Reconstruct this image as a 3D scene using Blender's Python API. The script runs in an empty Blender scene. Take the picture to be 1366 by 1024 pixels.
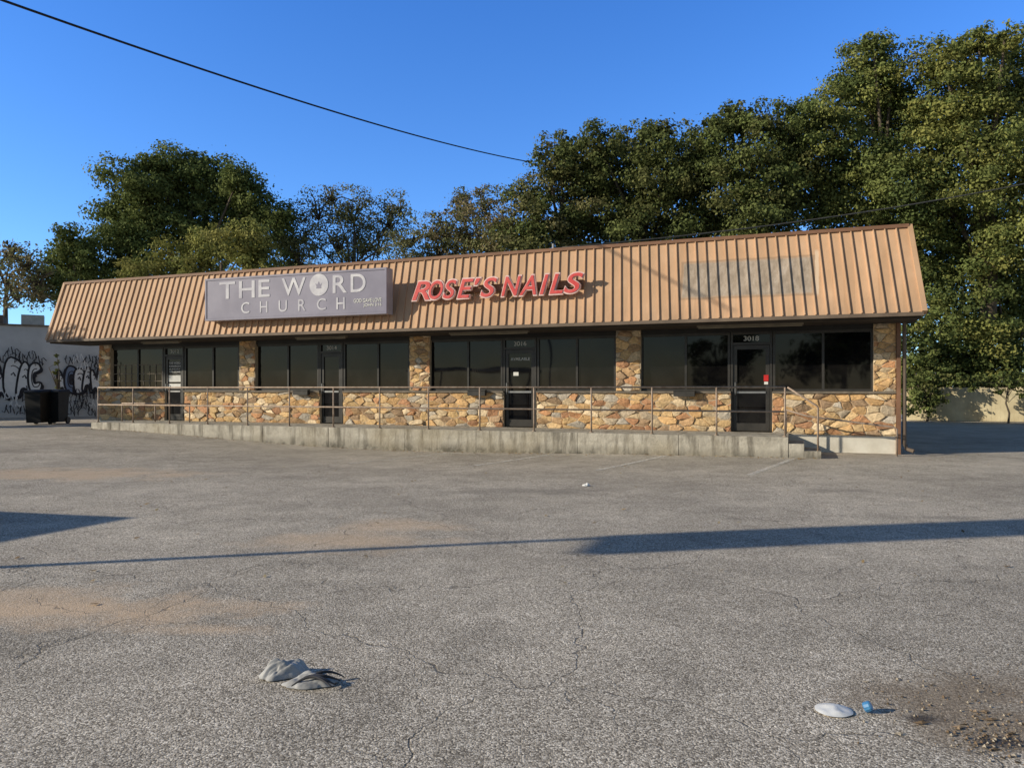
import bpy, math, random
import numpy as np
from mathutils import Vector, Matrix, noise
random.seed(7); RNG=np.random.default_rng(11)
S=bpy.context.scene; COL=S.collection
S.view_settings.view_transform='Standard'
try: S.view_settings.look='None'
except Exception: pass
S.view_settings.exposure=0
EYE=1.5; HZ=518.0; F=1000.0
# ---------------------------------------------------------------- frames
R0=Vector((8.81,17.2,0)); D=Vector((-.935,.355,0)).normalized(); NN=Vector((D.y*-1,D.x,0)).normalized()
if NN.y>0: NN=-NN
def W(u,n,z): return R0+D*u+NN*n+Vector((0,0,z))
def U(px,n=0.0):
    r=(px-683)/F; b=R0+NN*n
    return (b.x-r*b.y)/(r*D.y-D.x)
def Zp(px,py,n=0.0):
    p=W(U(px,n),n,0); return EYE+(HZ-py)/F*p.y
def at(px,py,y): return Vector(((px-683)/F*y,y,EYE+(HZ-py)/F*y))
def sm(t): t=max(0,min(1,t)); return t*t*(3-2*t)
def G(x,y):
    return -.13*math.exp(-((x+2.8)**2+(y-19.0)**2)/28.0)+.24*sm((-x-5)/9)*sm((y-13)/9)+.02*math.sin(x*.35+1)*math.sin(y*.3)*sm((14-y)/6)
def gp(px,py):
    y=EYE*F/(py-HZ)
    for _ in range(6):
        x=(px-683)/F*y; y=(EYE-G(x,y))*F/(py-HZ)
    x=(px-683)/F*y
    return Vector((x,y,G(x,y)))
# ---------------------------------------------------------------- materials
def newmat(name):
    m=bpy.data.materials.new(name); m.use_nodes=True
    nt=m.node_tree; return m,nt,nt.nodes['Principled BSDF']
class NT:
    def __init__(s,nt): s.nt=nt
    def n(s,t,**kw):
        o=s.nt.nodes.new(t)
        for k,v in kw.items(): setattr(o,k,v)
        return o
    def set(s,sock,v):
        if isinstance(v,bpy.types.NodeSocket): s.nt.links.new(v,sock)
        else: sock.default_value=v
    def math(s,op,a,b=0.0,c=None,clamp=False):
        o=s.n('ShaderNodeMath',operation=op); o.use_clamp=clamp
        s.set(o.inputs[0],a); s.set(o.inputs[1],b)
        if c is not None: s.set(o.inputs[2],c)
        return o.outputs[0]
    def vmath(s,op,a,b):
        o=s.n('ShaderNodeVectorMath',operation=op); s.set(o.inputs[0],a); s.set(o.inputs[1],b)
        return o.outputs['Value'] if op in('DOT_PRODUCT','LENGTH','DISTANCE') else o.outputs[0]
    def noise(s,vec,scale,detail=4,rough=.55):
        o=s.n('ShaderNodeTexNoise'); s.set(o.inputs['Vector'],vec); o.inputs['Scale'].default_value=scale
        o.inputs['Detail'].default_value=detail; o.inputs['Roughness'].default_value=rough; return o
    def ramp(s,f,pts):
        o=s.n('ShaderNodeValToRGB'); s.set(o.inputs[0],f); e=o.color_ramp.elements
        while len(e)<len(pts): e.new(.5)
        for i,(p,c) in enumerate(pts):
            e[i].position=p; e[i].color=(c[0],c[1],c[2],1) if not isinstance(c,(int,float)) else (c,c,c,1)
        return o.outputs[0]
    def mix(s,f,a,b,mode='MIX'):
        o=s.n('ShaderNodeMix',data_type='RGBA',blend_type=mode); s.set(o.inputs[0],f)
        for k,v in((6,a),(7,b)):
            if not isinstance(v,bpy.types.NodeSocket): v=(v[0],v[1],v[2],1)
            s.set(o.inputs[k],v)
        return o.outputs[2]
    def mr(s,v,a,b,c=0.0,d=1.0):
        o=s.n('ShaderNodeMapRange'); s.set(o.inputs[0],v)
        for i,x in enumerate((a,b,c,d)): o.inputs[i+1].default_value=x
        return o.outputs[0]
    def pos(s): return s.n('ShaderNodeNewGeometry').outputs['Position']
    def bump(s,h,st,dist,p):
        o=s.n('ShaderNodeBump'); o.inputs['Strength'].default_value=st; o.inputs['Distance'].default_value=dist
        s.set(o.inputs['Height'],h); s.nt.links.new(o.outputs[0],p.inputs['Normal'])
def pm(name,c1,c2=None,scale=4.0,rough=.7,spec=.3,metal=0.0,bump=0.0,bscale=30.0,stretch=(1,1,1),lo=.32,hi=.68):
    m,nt,p=newmat(name); t=NT(nt)
    c2=c2 or tuple(x*.75 for x in c1)
    ps=t.vmath('MULTIPLY',t.pos(),stretch)
    nz=t.noise(ps,scale,5,.6)
    t.set(p.inputs['Base Color'],t.ramp(nz.outputs['Fac'],[(lo,c2),(hi,c1)]))
    p.inputs['Roughness'].default_value=rough; p.inputs['Specular IOR Level'].default_value=spec; p.inputs['Metallic'].default_value=metal
    if bump: t.bump(t.noise(t.pos(),bscale,4).outputs['Fac'],bump,.02,p)
    return m
def attrmat(name,rough=.85,spec=.2,transl=0.0,bump=0.0,nz=.35,nsc=25):
    m,nt,p=newmat(name); t=NT(nt)
    a=t.n('ShaderNodeAttribute',attribute_name='Col')
    c=a.outputs['Color']
    if nz:
        k=t.noise(t.pos(),nsc,5,.65)
        c=t.mix(1.0,c,t.ramp(k.outputs['Fac'],[(.3,1-nz),(.7,1+nz)]),'MULTIPLY')
        if bump: t.bump(k.outputs['Fac'],bump,.02,p)
    t.set(p.inputs['Base Color'],c); p.inputs['Roughness'].default_value=rough; p.inputs['Specular IOR Level'].default_value=spec
    if transl:
        tr=t.n('ShaderNodeBsdfTranslucent'); t.set(tr.inputs[0],c)
        mx=t.n('ShaderNodeMixShader'); mx.inputs[0].default_value=transl
        nt.links.new(p.outputs[0],mx.inputs[1]); nt.links.new(tr.outputs[0],mx.inputs[2])
        nt.links.new(mx.outputs[0],nt.nodes['Material Output'].inputs[0])
    return m
M={}
M['stone']=attrmat('stone_mat',.85,.2,0,.7,.34,16)
M['leaf']=attrmat('leaf_mat',.75,.08,.25,0,0)
M['litter']=attrmat('litter_mat',.9,.1,0,0,0)
M['mortar']=pm('mortar_mat',(.56,.46,.33),(.42,.33,.23),6,.95)
M['bark']=pm('bark_mat',(.15,.12,.09),(.07,.055,.04),5,.95,bump=.4,stretch=(1,1,.3))
M['frame']=pm('dark_frame_mat',(.022,.02,.019),(.012,.011,.011),3,.45,.4)
M['winframe']=pm('window_frame_mat',(.055,.05,.045),(.032,.03,.027),3,.4,.4)
M['trim']=pm('brown_trim_mat',(.26,.14,.085),(.17,.09,.055),2,.6)
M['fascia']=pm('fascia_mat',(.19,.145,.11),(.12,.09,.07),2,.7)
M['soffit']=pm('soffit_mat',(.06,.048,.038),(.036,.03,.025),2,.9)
M['white']=pm('white_paint_mat',(.74,.71,.63),(.55,.51,.43),2.2,.8,bump=.15)
M['sill']=pm('sill_mat',(.24,.20,.16),(.13,.11,.085),5,.85)
M['wallside']=pm('side_wall_mat',(.36,.29,.21),(.28,.22,.16),2,.9)
M['rail']=pm('rail_mat',(.43,.34,.27),(.24,.17,.125),9,.6,.35)
M['roofing']=pm('roofing_mat',(.12,.11,.10),(.07,.065,.06),1,.95)
M['number']=pm('number_mat',(.60,.60,.57),(.48,.48,.46),5,.6)
M['paper']=pm('paper_mat',(.76,.75,.71),(.64,.64,.61),6,.8)
M['redsticker']=pm('red_sticker_mat',(.6,.03,.03),(.45,.02,.02),6,.5)
M['metal']=pm('grey_metal_mat',(.35,.35,.35),(.25,.25,.25),6,.4,.5,.6)
M['darkbox']=pm('dark_box_mat',(.06,.055,.05),(.03,.03,.028),6,.6)
M['lampwhite']=pm('lamp_white_mat',(.26,.225,.17),(.18,.155,.12),4,.6)
M['signface']=pm('sign_face_mat',(.275,.262,.335),(.205,.195,.26),1.2,.5,.3)
M['signbox']=pm('sign_box_mat',(.42,.40,.42),(.30,.28,.30),3,.5)
M['signwhite']=pm('sign_white_mat',(.66,.65,.68),(.42,.41,.47),2.6,.6)
M['letterred']=pm('letter_red_mat',(.70,.12,.11),(.60,.05,.05),7,.45,.4)
M['letteredge']=pm('letter_edge_mat',(.80,.64,.60),(.68,.42,.39),6,.5)
M['black']=pm('black_rubber_mat',(.02,.02,.02),(.012,.012,.012),6,.6)
M['binp']=pm('bin_mat',(.011,.012,.013),(.007,.007,.008),5,.6,.2)
M['wire']=pm('wire_mat',(.015,.015,.017),(.01,.01,.01),5,.6)
M['wirelight']=pm('wire_light_mat',(.16,.15,.13),(.10,.095,.085),5,.6)
M['gwall']=pm('graffiti_wall_mat',(.58,.60,.62),(.44,.46,.48),.9,.9,bump=.1)
M['gblack']=pm('spray_black_mat',(.04,.04,.05),(.018,.018,.024),6,.7)
M['gblue']=pm('spray_blue_mat',(.22,.28,.40),(.15,.20,.31),6,.7)
M['gwhite']=pm('spray_white_mat',(.80,.81,.82),(.66,.68,.70),3,.7)
M['fence']=pm('fence_mat',(.72,.63,.42),(.48,.40,.25),1.2,.85,bump=.2)
M['pole']=pm('pole_mat',(.4,.4,.4),(.3,.3,.3),4,.5)
M['cloth']=pm('cloth_mat',(.46,.455,.45),(.28,.275,.27),11,.6,.3)
M['clothdark']=pm('cloth_dark_mat',(.07,.07,.08),(.035,.035,.04),12,.7)
M['plate']=pm('plate_mat',(.82,.82,.80),(.72,.72,.70),12,.4)
M['bluecap']=pm('blue_cap_mat',(.08,.28,.52),(.04,.16,.36),40,.35,.5)
M['rust']=pm('roof_unit_mat',(.16,.11,.09),(.10,.075,.06),3,.9)
# glass
m,nt,p=newmat('dark_glass_mat'); t=NT(nt)
t.set(p.inputs['Base Color'],t.ramp(t.noise(t.pos(),1.6,4).outputs['Fac'],[(.4,(.002,.002,.003)),(.75,(.014,.013,.012))]))
p.inputs['Roughness'].default_value=.03; p.inputs['Specular IOR Level'].default_value=.34
t.bump(t.noise(t.pos(),.8,1).outputs['Fac'],.12,.05,p); M['glass']=m
# mansard
m,nt,p=newmat('tan_metal_mat'); t=NT(nt); P=t.pos()
uu=t.vmath('DOT_PRODUCT',t.vmath('SUBTRACT',P,tuple(R0)),tuple(D))
zz=t.n('ShaderNodeSeparateXYZ'); nt.links.new(P,zz.inputs[0]); zz=zz.outputs[2]
n1=t.noise(t.vmath('MULTIPLY',P,(1.6,1.6,.25)),1.4,6,.65)
base=t.ramp(n1.outputs['Fac'],[(.3,(.51,.325,.195)),(.55,(.585,.377,.233)),(.75,(.64,.43,.278))])
pi=t.math('FLOOR',t.math('DIVIDE',uu,.231)); wn=t.n('ShaderNodeTexWhiteNoise',noise_dimensions='1D'); nt.links.new(pi,wn.inputs['W'])
base=t.mix(1.0,base,t.ramp(wn.outputs['Value'],[(0,.9),(1,1.06)]),'MULTIPLY')
ua,ub=U(1087,.75),U(908,.8); za,zb=3.60,4.58
nz=t.math('MULTIPLY',t.math('SUBTRACT',t.noise(P,3,4).outputs['Fac'],.5),.07)
def band(v,a,b,s):
    return t.math('MULTIPLY',t.mr(t.math('ADD',v,nz),a-s,a+s),t.mr(t.math('ADD',v,nz),b+s,b-s))
st_=t.noise(t.vmath('MULTIPLY',P,(3.6,3.6,.35)),1.6,5,.7)
mask=t.math('MULTIPLY',band(uu,ua,ub,.015),band(zz,za,zb,.02))
inner=t.math('MULTIPLY',band(uu,ua+.06,ub-.06,.02),band(zz,za+.05,zb-.05,.03))
base=t.mix(t.math('MULTIPLY',t.math('SUBTRACT',mask,inner),.55),base,(.24,.175,.125))
base=t.mix(t.math('MULTIPLY',inner,.92),base,t.ramp(st_.outputs['Fac'],[(.3,(.22,.185,.15)),(.5,(.36,.30,.24)),(.72,(.52,.45,.38))]))
edge=t.math('MULTIPLY',band(uu,ua-.08,ua,.01),band(zz,za,zb+.1,.04))
base=t.mix(t.math('MULTIPLY',edge,.6),base,(.74,.61,.47))
low=t.math('MULTIPLY',t.mr(zz,3.60,3.12),t.mr(t.noise(t.vmath('MULTIPLY',P,(1,1,.3)),2.2,5).outputs['Fac'],.45,.68))
base=t.mix(t.math('MULTIPLY',low,.55),base,(.33,.235,.165))
drip=t.mr(t.noise(t.vmath('MULTIPLY',P,(5,5,.25)),1.8,4,.7).outputs['Fac'],.6,.78)
base=t.mix(t.math('MULTIPLY',drip,.35),base,(.30,.20,.13))
t.set(p.inputs['Base Color'],base); p.inputs['Roughness'].default_value=.6; p.inputs['Specular IOR Level'].default_value=.25
t.bump(t.noise(t.vmath('MULTIPLY',P,(1,1,.5)),2.5,2).outputs['Fac'],.12,.05,p); M['mansard']=m
# concrete
m,nt,p=newmat('old_concrete_mat'); t=NT(nt); P=t.pos()
a=t.noise(P,3.0,8,.7); b=t.noise(t.vmath('MULTIPLY',P,(5,5,.7)),1.0,5,.6); c=t.noise(P,.5,3)
col=t.ramp(a.outputs['Fac'],[(.25,(.25,.225,.185)),(.5,(.45,.415,.35)),(.75,(.62,.58,.50))])
col=t.mix(t.mr(b.outputs['Fac'],.49,.7),col,(.14,.125,.10))
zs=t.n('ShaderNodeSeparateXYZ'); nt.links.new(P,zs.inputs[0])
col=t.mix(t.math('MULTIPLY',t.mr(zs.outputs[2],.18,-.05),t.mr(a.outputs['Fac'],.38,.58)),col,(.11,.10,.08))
col=t.mix(t.math('MULTIPLY',t.mr(c.outputs['Fac'],.52,.66),.4),col,(.34,.28,.18))
t.set(p.inputs['Base Color'],col); p.inputs['Roughness'].default_value=.9
t.bump(t.noise(P,14,6,.7).outputs['Fac'],.7,.03,p); M['concrete']=m
# asphalt
m,nt,p=newmat('asphalt_mat'); t=NT(nt); P=t.pos()
v=t.n('ShaderNodeTexVoronoi',voronoi_dimensions='2D'); nt.links.new(P,v.inputs['Vector']); v.inputs['Scale'].default_value=125
sep=t.n('ShaderNodeSeparateColor'); nt.links.new(v.outputs['Color'],sep.inputs[0])
agg=t.ramp(sep.outputs[0],[(0,(.19,.162,.128)),(.45,(.445,.39,.318)),(.8,(.645,.572,.475)),(1,(.90,.82,.70))])
fine=t.noise(P,80,3,.7)
agg=t.mix(1.0,agg,t.ramp(fine.outputs['Fac'],[(.3,.60),(.7,1.32)]),'MULTIPLY')
big=t.noise(P,.32,5,.6); mid=t.noise(P,1.9,5,.68)
col=t.mix(1.0,agg,t.ramp(big.outputs['Fac'],[(.3,.76),(.7,1.17)]),'MULTIPLY')
col=t.mix(1.0,col,t.ramp(mid.outputs['Fac'],[(.3,.78),(.7,1.14)]),'MULTIPLY')
wob=t.math('MULTIPLY',t.math('SUBTRACT',t.noise(P,1.6,5,.7).outputs['Fac'],.5),3.0)
def blob(px,py,rx,ry):
    g=gp(px,py); q=t.vmath('MULTIPLY',t.vmath('SUBTRACT',P,(g.x,g.y,0)),(1/rx,1/ry,0))
    return t.mr(t.math('ADD',t.vmath('LENGTH',q,(0,0,0)),wob),1.3,.35)
sand=blob(130,812,1.0,.34)
for a_ in ((20,800,.7,.4),(460,722,.9,.5),(540,700,.7,.4),(90,632,2.2,1.0),(270,840,.4,.12)): sand=t.math('MAXIMUM',sand,t.math('MULTIPLY',blob(*a_),.7))
col=t.mix(t.math('MULTIPLY',sand,.78),col,t.mix(1.0,(.70,.51,.34),t.ramp(fine.outputs['Fac'],[(.3,.72),(.7,1.22)]),'MULTIPLY'))
dirt=t.math('MAXIMUM',blob(1290,925,.6,.32),blob(1350,970,.5,.42)); 
col=t.mix(t.math('MULTIPLY',dirt,.75),col,t.mix(1.0,(.24,.185,.13),t.ramp(fine.outputs['Fac'],[(.3,.45),(.7,1.6)]),'MULTIPLY'))
wet=t.math('MAXIMUM',blob(1335,990,.12,.06),blob(1230,958,.09,.04))
oil=t.math('MAXIMUM',blob(1260,690,.7,.12),t.math('MAXIMUM',blob(1120,655,.5,.3),blob(700,655,1.2,.4)))
col=t.mix(t.math('MULTIPLY',oil,.35),col,(.12,.11,.10))
col=t.mix(t.math('MULTIPLY',wet,.8),col,(.04,.03,.022))
wv=t.noise(P,1.1,3); 
off=t.vmath('MULTIPLY',t.vmath('SUBTRACT',wv.outputs['Color'],(.5,.5,.5)),(1.0,1.0,0))
pv=t.vmath('ADD',P,off)
off2=t.vmath('MULTIPLY',t.vmath('SUBTRACT',t.noise(P,9,3).outputs['Color'],(.5,.5,.5)),(.12,.12,0))
pv=t.vmath('ADD',pv,off2)
cm=t.noise(P,.45,2)
def crack(sc,w,mask_lo):
    vo=t.n('ShaderNodeTexVoronoi',voronoi_dimensions='2D',feature='DISTANCE_TO_EDGE'); nt.links.new(pv,vo.inputs['Vector']); vo.inputs['Scale'].default_value=sc
    k=t.mr(vo.outputs['Distance'],w*sc,w*sc*.3)
    return t.math('MULTIPLY',k,t.mr(cm.outputs['Fac'],mask_lo,mask_lo+.1))
cr=t.math('MAXIMUM',crack(.5,.009,.30),crack(1.3,.005,.46))
col=t.mix(t.math('MULTIPLY',cr,.6),col,(.10,.088,.075))
t.set(p.inputs['Base Color'],col)
rg=t.mr(wet,0,1,.9,.4); t.set(p.inputs['Roughness'],rg); p.inputs['Specular IOR Level'].default_value=.1
h=t.math('SUBTRACT',t.math('SUBTRACT',t.math('ADD',sep.outputs[1],fine.outputs['Fac']),v.outputs['Distance']),t.math('MULTIPLY',cr,1.8))
t.bump(h,.45,.0042,p); M['asphalt']=m
# worn paint
m,nt,p=newmat('worn_line_mat'); t=NT(nt); P=t.pos()
p.inputs['Base Color'].default_value=(.9,.87,.80,1); p.inputs['Roughness'].default_value=.9
t.set(p.inputs['Alpha'],t.math('MULTIPLY',t.mr(t.noise(P,9,5,.8).outputs['Fac'],.40,.58),.62)); M['line']=m
# ---------------------------------------------------------------- object helpers
WL={}
def wl(o): return WL.get(o.name,Vector((0,0,0)))
def props(o,label=None,cat=None,group=None,kind=None):
    if label: o['label']=label
    if cat: o['category']=cat
    if group: o['group']=group
    if kind: o['kind']=kind
    return o
def thing(name,loc,label,cat,group=None):
    o=bpy.data.objects.new(name,None); COL.objects.link(o); o.location=loc; o.empty_display_size=.3
    WL[o.name]=Vector(loc); return props(o,label,cat,group)
def link(name,me,mat,parent=None):
    """world-coordinate mesh -> object"""
    if mat is not None:
        for mm in (mat if isinstance(mat,(list,tuple)) else [mat]): me.materials.append(mm)
    o=bpy.data.objects.new(name,me); COL.objects.link(o)
    if parent is not None:
        o.parent=parent; o.location=-wl(parent); WL[o.name]=Vector((0,0,0))
    else:
        co=np.empty(len(me.vertices)*3,'f'); me.vertices.foreach_get('co',co); co=co.reshape(-1,3)
        b=np.array([(co[:,0].min()+co[:,0].max())/2,(co[:,1].min()+co[:,1].max())/2,co[:,2].min()],'f')
        me.vertices.foreach_set('co',(co-b).ravel()); me.update(); o.location=[float(x) for x in b]; WL[o.name]=Vector([float(x) for x in b])
    return o
class MB:
    def __init__(s): s.v=[]; s.f=[]; s.c=[]
    def add(s,vs,fs,col=None):
        b=len(s.v); s.v+=[tuple(x) for x in vs]; s.f+=[tuple(i+b for i in f) for f in fs]
        s.c+=[col or (1,1,1)]*len(vs); return s
    def hexa(s,p,col=None):
        return s.add(p,[(0,3,2,1),(4,5,6,7),(0,1,5,4),(1,2,6,5),(2,3,7,6),(3,0,4,7)],col)
    def box(s,u0,u1,n0,n1,z0,z1,fr=W):
        return s.hexa([fr(u0,n0,z0),fr(u1,n0,z0),fr(u1,n1,z0),fr(u0,n1,z0),fr(u0,n0,z1),fr(u1,n0,z1),fr(u1,n1,z1),fr(u0,n1,z1)])
    def wbox(s,x0,x1,y0,y1,z0,z1): return s.box(x0,x1,y0,y1,z0,z1,lambda a,b,c:Vector((a,b,c)))
    def tube(s,pts,rad,seg=8,cap=True):
        pts=[Vector(p) for p in pts]; n=len(pts)
        if not hasattr(rad,'__len__'): rad=[rad]*n
        vs=[];up=None
        for i,p in enumerate(pts):
            d=(pts[min(i+1,n-1)]-pts[max(i-1,0)]).normalized()
            if up is None:
                up=Vector((0,0,1)) if abs(d.z)<.9 else Vector((1,0,0))
            a=d.cross(up).normalized(); b=a.cross(d).normalized(); up=b
            for k in range(seg):
                t=2*math.pi*k/seg; vs.append(p+(a*math.cos(t)+b*math.sin(t))*rad[i])
        fs=[]
        for i in range(n-1):
            for k in range(seg):
                k2=(k+1)%seg; fs.append((i*seg+k,i*seg+k2,(i+1)*seg+k2,(i+1)*seg+k))
        if cap: fs.append(tuple(range(seg-1,-1,-1))); fs.append(tuple((n-1)*seg+k for k in range(seg)))
        return s.add(vs,fs)
    def mesh(s,name,smooth=False,attr=False):
        me=bpy.data.meshes.new(name); me.from_pydata(s.v,[],s.f); me.update()
        if attr:
            a=me.color_attributes.new('Col','FLOAT_COLOR','POINT'); a.data.foreach_set('color',np.array([c+(1,) for c in s.c],'f').ravel())
        if smooth: me.polygons.foreach_set('use_smooth',[True]*len(me.polygons))
        import bmesh
        bm=bmesh.new(); bm.from_mesh(me); bmesh.ops.recalc_face_normals(bm,faces=bm.faces); bm.to_mesh(me); bm.free()
        return me
    def build(s,name,mat,parent=None,smooth=False,attr=False):
        return link(name,s.mesh(name,smooth,attr),mat,parent)
def text_mesh(body,u0,u1,z0,z1,n,ext=.01,bev=0.0,shear=0.0,off=0.0,frame=None,keep=False):
    """text fitted into the rectangle, world coordinates. u0 = screen-left (larger u)"""
    c=bpy.data.curves.new('txt','FONT'); c.body=body; c.size=1; c.extrude=.02; c.shear=shear; c.offset=off; c.resolution_u=6
    if bev: c.bevel_depth=bev; c.bevel_resolution=1
    o=bpy.data.objects.new('txt',c); COL.objects.link(o)
    dg=bpy.context.evaluated_depsgraph_get(); dg.update()
    me=bpy.data.meshes.new_from_object(o.evaluated_get(dg)); bpy.data.objects.remove(o); bpy.data.curves.remove(c)
    me.materials.clear()
    k=len(me.vertices); co=np.empty(k*3,'f'); me.vertices.foreach_get('co',co); co=co.reshape(-1,3)
    lo=co.min(0); hi=co.max(0); q=(co-lo)/np.maximum(hi-lo,1e-6)
    fr=frame or W
    out=np.array([tuple(fr(u0+(u1-u0)*a,n+ext*w_,z0+(z1-z0)*b)) for a,b,w_ in q],'f')
    me.vertices.foreach_set('co',out.ravel()); me.update(); return me
# ---------------------------------------------------------------- ground
def axis(lo,hi,step,far):
    a=list(np.arange(lo,hi+1e-6,step)); e=[30,80,200,far]
    return [lo-x for x in reversed(e)]+a+[hi+x for x in e]
xs=axis(-34,34,.5,1500); ys=axis(-6,48,.5,1500)
gv=[(x,y,G(x,y)) for y in ys for x in xs]; nx=len(xs)
gf=[(j*nx+i,j*nx+i+1,(j+1)*nx+i+1,(j+1)*nx+i) for j in range(len(ys)-1) for i in range(nx-1)]
me=bpy.data.meshes.new('parking_lot'); me.from_pydata(gv,[],gf); me.polygons.foreach_set('use_smooth',[True]*len(gf)); me.materials.append(M['asphalt'])
o=bpy.data.objects.new('parking_lot',me); COL.objects.link(o); props(o,'cracked grey asphalt parking lot with sandy patches','parking lot',kind='structure')
mb=MB()
for u in (2.2,4.9,7.6,10.3):
    pts=[W(u+.05*k,2.1+.25*k,0) for k in range(15)]
    for k in range(14):
        q=[]
        for p,s in((pts[k],-.06),(pts[k+1],-.06),(pts[k+1],.06),(pts[k],.06)):
            r=p+D*s; q.append((r.x,r.y,G(r.x,r.y)+.008))
        mb.add(q,[(0,1,2,3)])
props(mb.build('parking_line_marking',M['line']),'faint worn parking lines on the asphalt','road marking',kind='structure')
# ---------------------------------------------------------------- walkway
PZ=.44; PE=2.3; PW=22.9; PN=1.85
mb=MB()
edges=[PE]+[U(x,PN) for x in (1050-145,770,635,540,438,350,270)]+[PW]
for a,b in zip(edges[:-1],edges[1:]): mb.box(a+.006,b-.006,.03,PN,-.35,PZ)
mb.box(PE+.02,PW-.02,.05,PN-.02,-.35,PZ-.02)
walk=mb.build('raised_concrete_walkway',M['concrete']); props(walk,'raised stained concrete walkway along the shop fronts','walkway',kind='structure')
mb=MB(); mb.box(1.98,2.297,.75,PN-.01,-.3,.30); mb.box(1.64,1.978,.75,PN-.01,-.3,.15)
st=mb.build('concrete_steps',M['concrete']); props(st,'short concrete steps at the right end of the raised walkway','steps')
# ---------------------------------------------------------------- building
B=thing('shop_building',W(12.35,-.3,0),'single storey shop row with tan metal mansard roof and stone front','building')
LW=24.7
mb=MB(); mb.box(.0,LW,-12,-.3,-.3,4.85); mb.build('wall',M['wallside'],B)
mb=MB(); mb.box(.05,LW-.05,-11.9,-.35,4.85,4.95); mb.build('roof',M['roofing'],B)
PAL=[(.64,.41,.20),(.68,.48,.26),(.59,.37,.175),(.48,.31,.17),(.53,.43,.31),(.56,.30,.155),(.75,.59,.39),(.64,.44,.22),(.60,.46,.29),(.66,.45,.23),(.48,.26,.145),(.41,.28,.175),(.50,.44,.36)]
def stones(mb,u0,u1,z0,z1,nb,cw,ch,seed,dark=1.0):
    r=random.Random(seed); a0,a1=min(u0,u1)/cw,max(u0,u1)/cw; b0,b1=z0/ch,z1/ch
    na=max(1,round(a1-a0)); nb_=max(1,round(b1-b0)); pts={}
    for i in range(-1,na+1):
        for j in range(-1,nb_+1):
            pts[i,j]=(a0+(i+.5+r.uniform(-.5,.5)+(.25 if j%2 else -.25))*(a1-a0)/na,b0+(j+.5+r.uniform(-.48,.48))*(b1-b0)/nb_)
    for (i,j),p in pts.items():
        poly=[(a0,b0),(a1,b0),(a1,b1),(a0,b1)]
        for di in range(-3,4):
            for dj in range(-3,4):
                q=pts.get((i+di,j+dj))
                if q is None or q==p: continue
                mx,my=(p[0]+q[0])/2,(p[1]+q[1])/2; dx,dy=q[0]-p[0],q[1]-p[1]; new=[]
                for k in range(len(poly)):
                    A=poly[k];C=poly[(k+1)%len(poly)]
                    sa=(A[0]-mx)*dx+(A[1]-my)*dy; sc=(C[0]-mx)*dx+(C[1]-my)*dy
                    if sa<=0: new.append(A)
                    if (sa<0<sc) or (sc<0<sa):
                        t_=sa/(sa-sc); new.append((A[0]+(C[0]-A[0])*t_,A[1]+(C[1]-A[1])*t_))
                poly=new
                if len(poly)<3: break
            if len(poly)<3: break
        if len(poly)<3: continue
        pl=[(x*cw,y*ch) for x,y in poly]; k=len(pl)
        sub=[]
        for q in range(k):
            A=pl[q];C=pl[(q+1)%k]; sub.append((A[0]*.92+C[0]*.08,A[1]*.92+C[1]*.08)); sub.append(((A[0]+C[0])/2+r.uniform(-.010,.010),(A[1]+C[1])/2+r.uniform(-.010,.010))); sub.append((A[0]*.08+C[0]*.92,A[1]*.08+C[1]*.92))
        k=len(sub); cx=sum(q[0] for q in sub)/k; cy=sum(q[1] for q in sub)/k
        ext=min(max(abs(q[0]-cx) for q in sub),max(abs(q[1]-cy) for q in sub))
        if ext<.02: continue
        d=r.uniform(.006,.04); tilt=(r.uniform(-.2,.2),r.uniform(-.28,.28))
        c=r.choice(PAL); g=r.uniform(.78,1.1)*dark; c=tuple(x*g for x in c)
        gap=.006/max(ext,.05); vs=[];fs=[]
        for s_,dd in((1-gap,0),(1-gap-.03,d*.7),(1-gap-.17,d)):
            for x,y in sub:
                X=cx+(x-cx)*s_;Y=cy+(y-cy)*s_
                X=max(min(u0,u1)+.002,min(max(u0,u1)-.002,X)); Y=max(z0,min(z1,Y))
                vs.append(W(X,nb+max(0,dd+(tilt[0]*(X-cx)+tilt[1]*(Y-cy)+r.uniform(-.007,.007) if dd else 0)),Y))
        for ring in(0,1):
            for q in range(k):
                q2=(q+1)%k; fs.append((ring*k+q,ring*k+q2,(ring+1)*k+q2,(ring+1)*k+q))
        vs.append(W(cx,nb+d+r.uniform(0,.018),cy)); ci=len(vs)-1
        for q in range(k): fs.append((2*k+q,2*k+(q+1)%k,ci))
        mb.add(vs,fs,c)
ZS=1.385; ZH=2.88; FZ=PZ
def stonepart(name,u0,u1,z0,z1,nb,cw,ch,seed,lab=None):
    mb=MB(); stones(mb,u0,u1,z0,z1,nb,cw,ch,seed); o=mb.build(name,M['stone'],B,attr=True)
    k=MB(); k.box(min(u0,u1),max(u0,u1),-.25,nb,z0,z1); link('mortar',k.mesh('mortar'),M['mortar'],o)
    if lab:o['label']=lab
    return o
doors=[(220,246),(427,458),(672,716),(975,1030)]
spans=[(133,220),(246,427),(458,672),(716,975),(1030,1195)]
for i,(a,b) in enumerate(spans):
    ua_=U(a) if a!=133 else LW; ub_=U(b) if b!=1195 else 0.0
    stonepart('stone_wainscot',ub_,ua_,FZ-.04,ZS,0.0,.31,.155,100+i)
    k=MB(); k.box(ub_,ua_,-.25,.065,ZS,ZS+.045); k.build('window_sill',M['sill'],B)
for i,(a,b) in enumerate([(133,148),(320,341),(547,574),(822,855),(1165,1195)]):
    ua_=U(a) if a!=133 else LW; ub_=U(b) if b!=1195 else 0.0
    stonepart('stone_column',ub_,ua_,ZS+.046,2.998,.02,.26,.145,200+i)
mb=MB(); mb.box(.0,LW,-.25,-.03,ZH,2.998); mb.build('header_beam',M['frame'],B)
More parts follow.
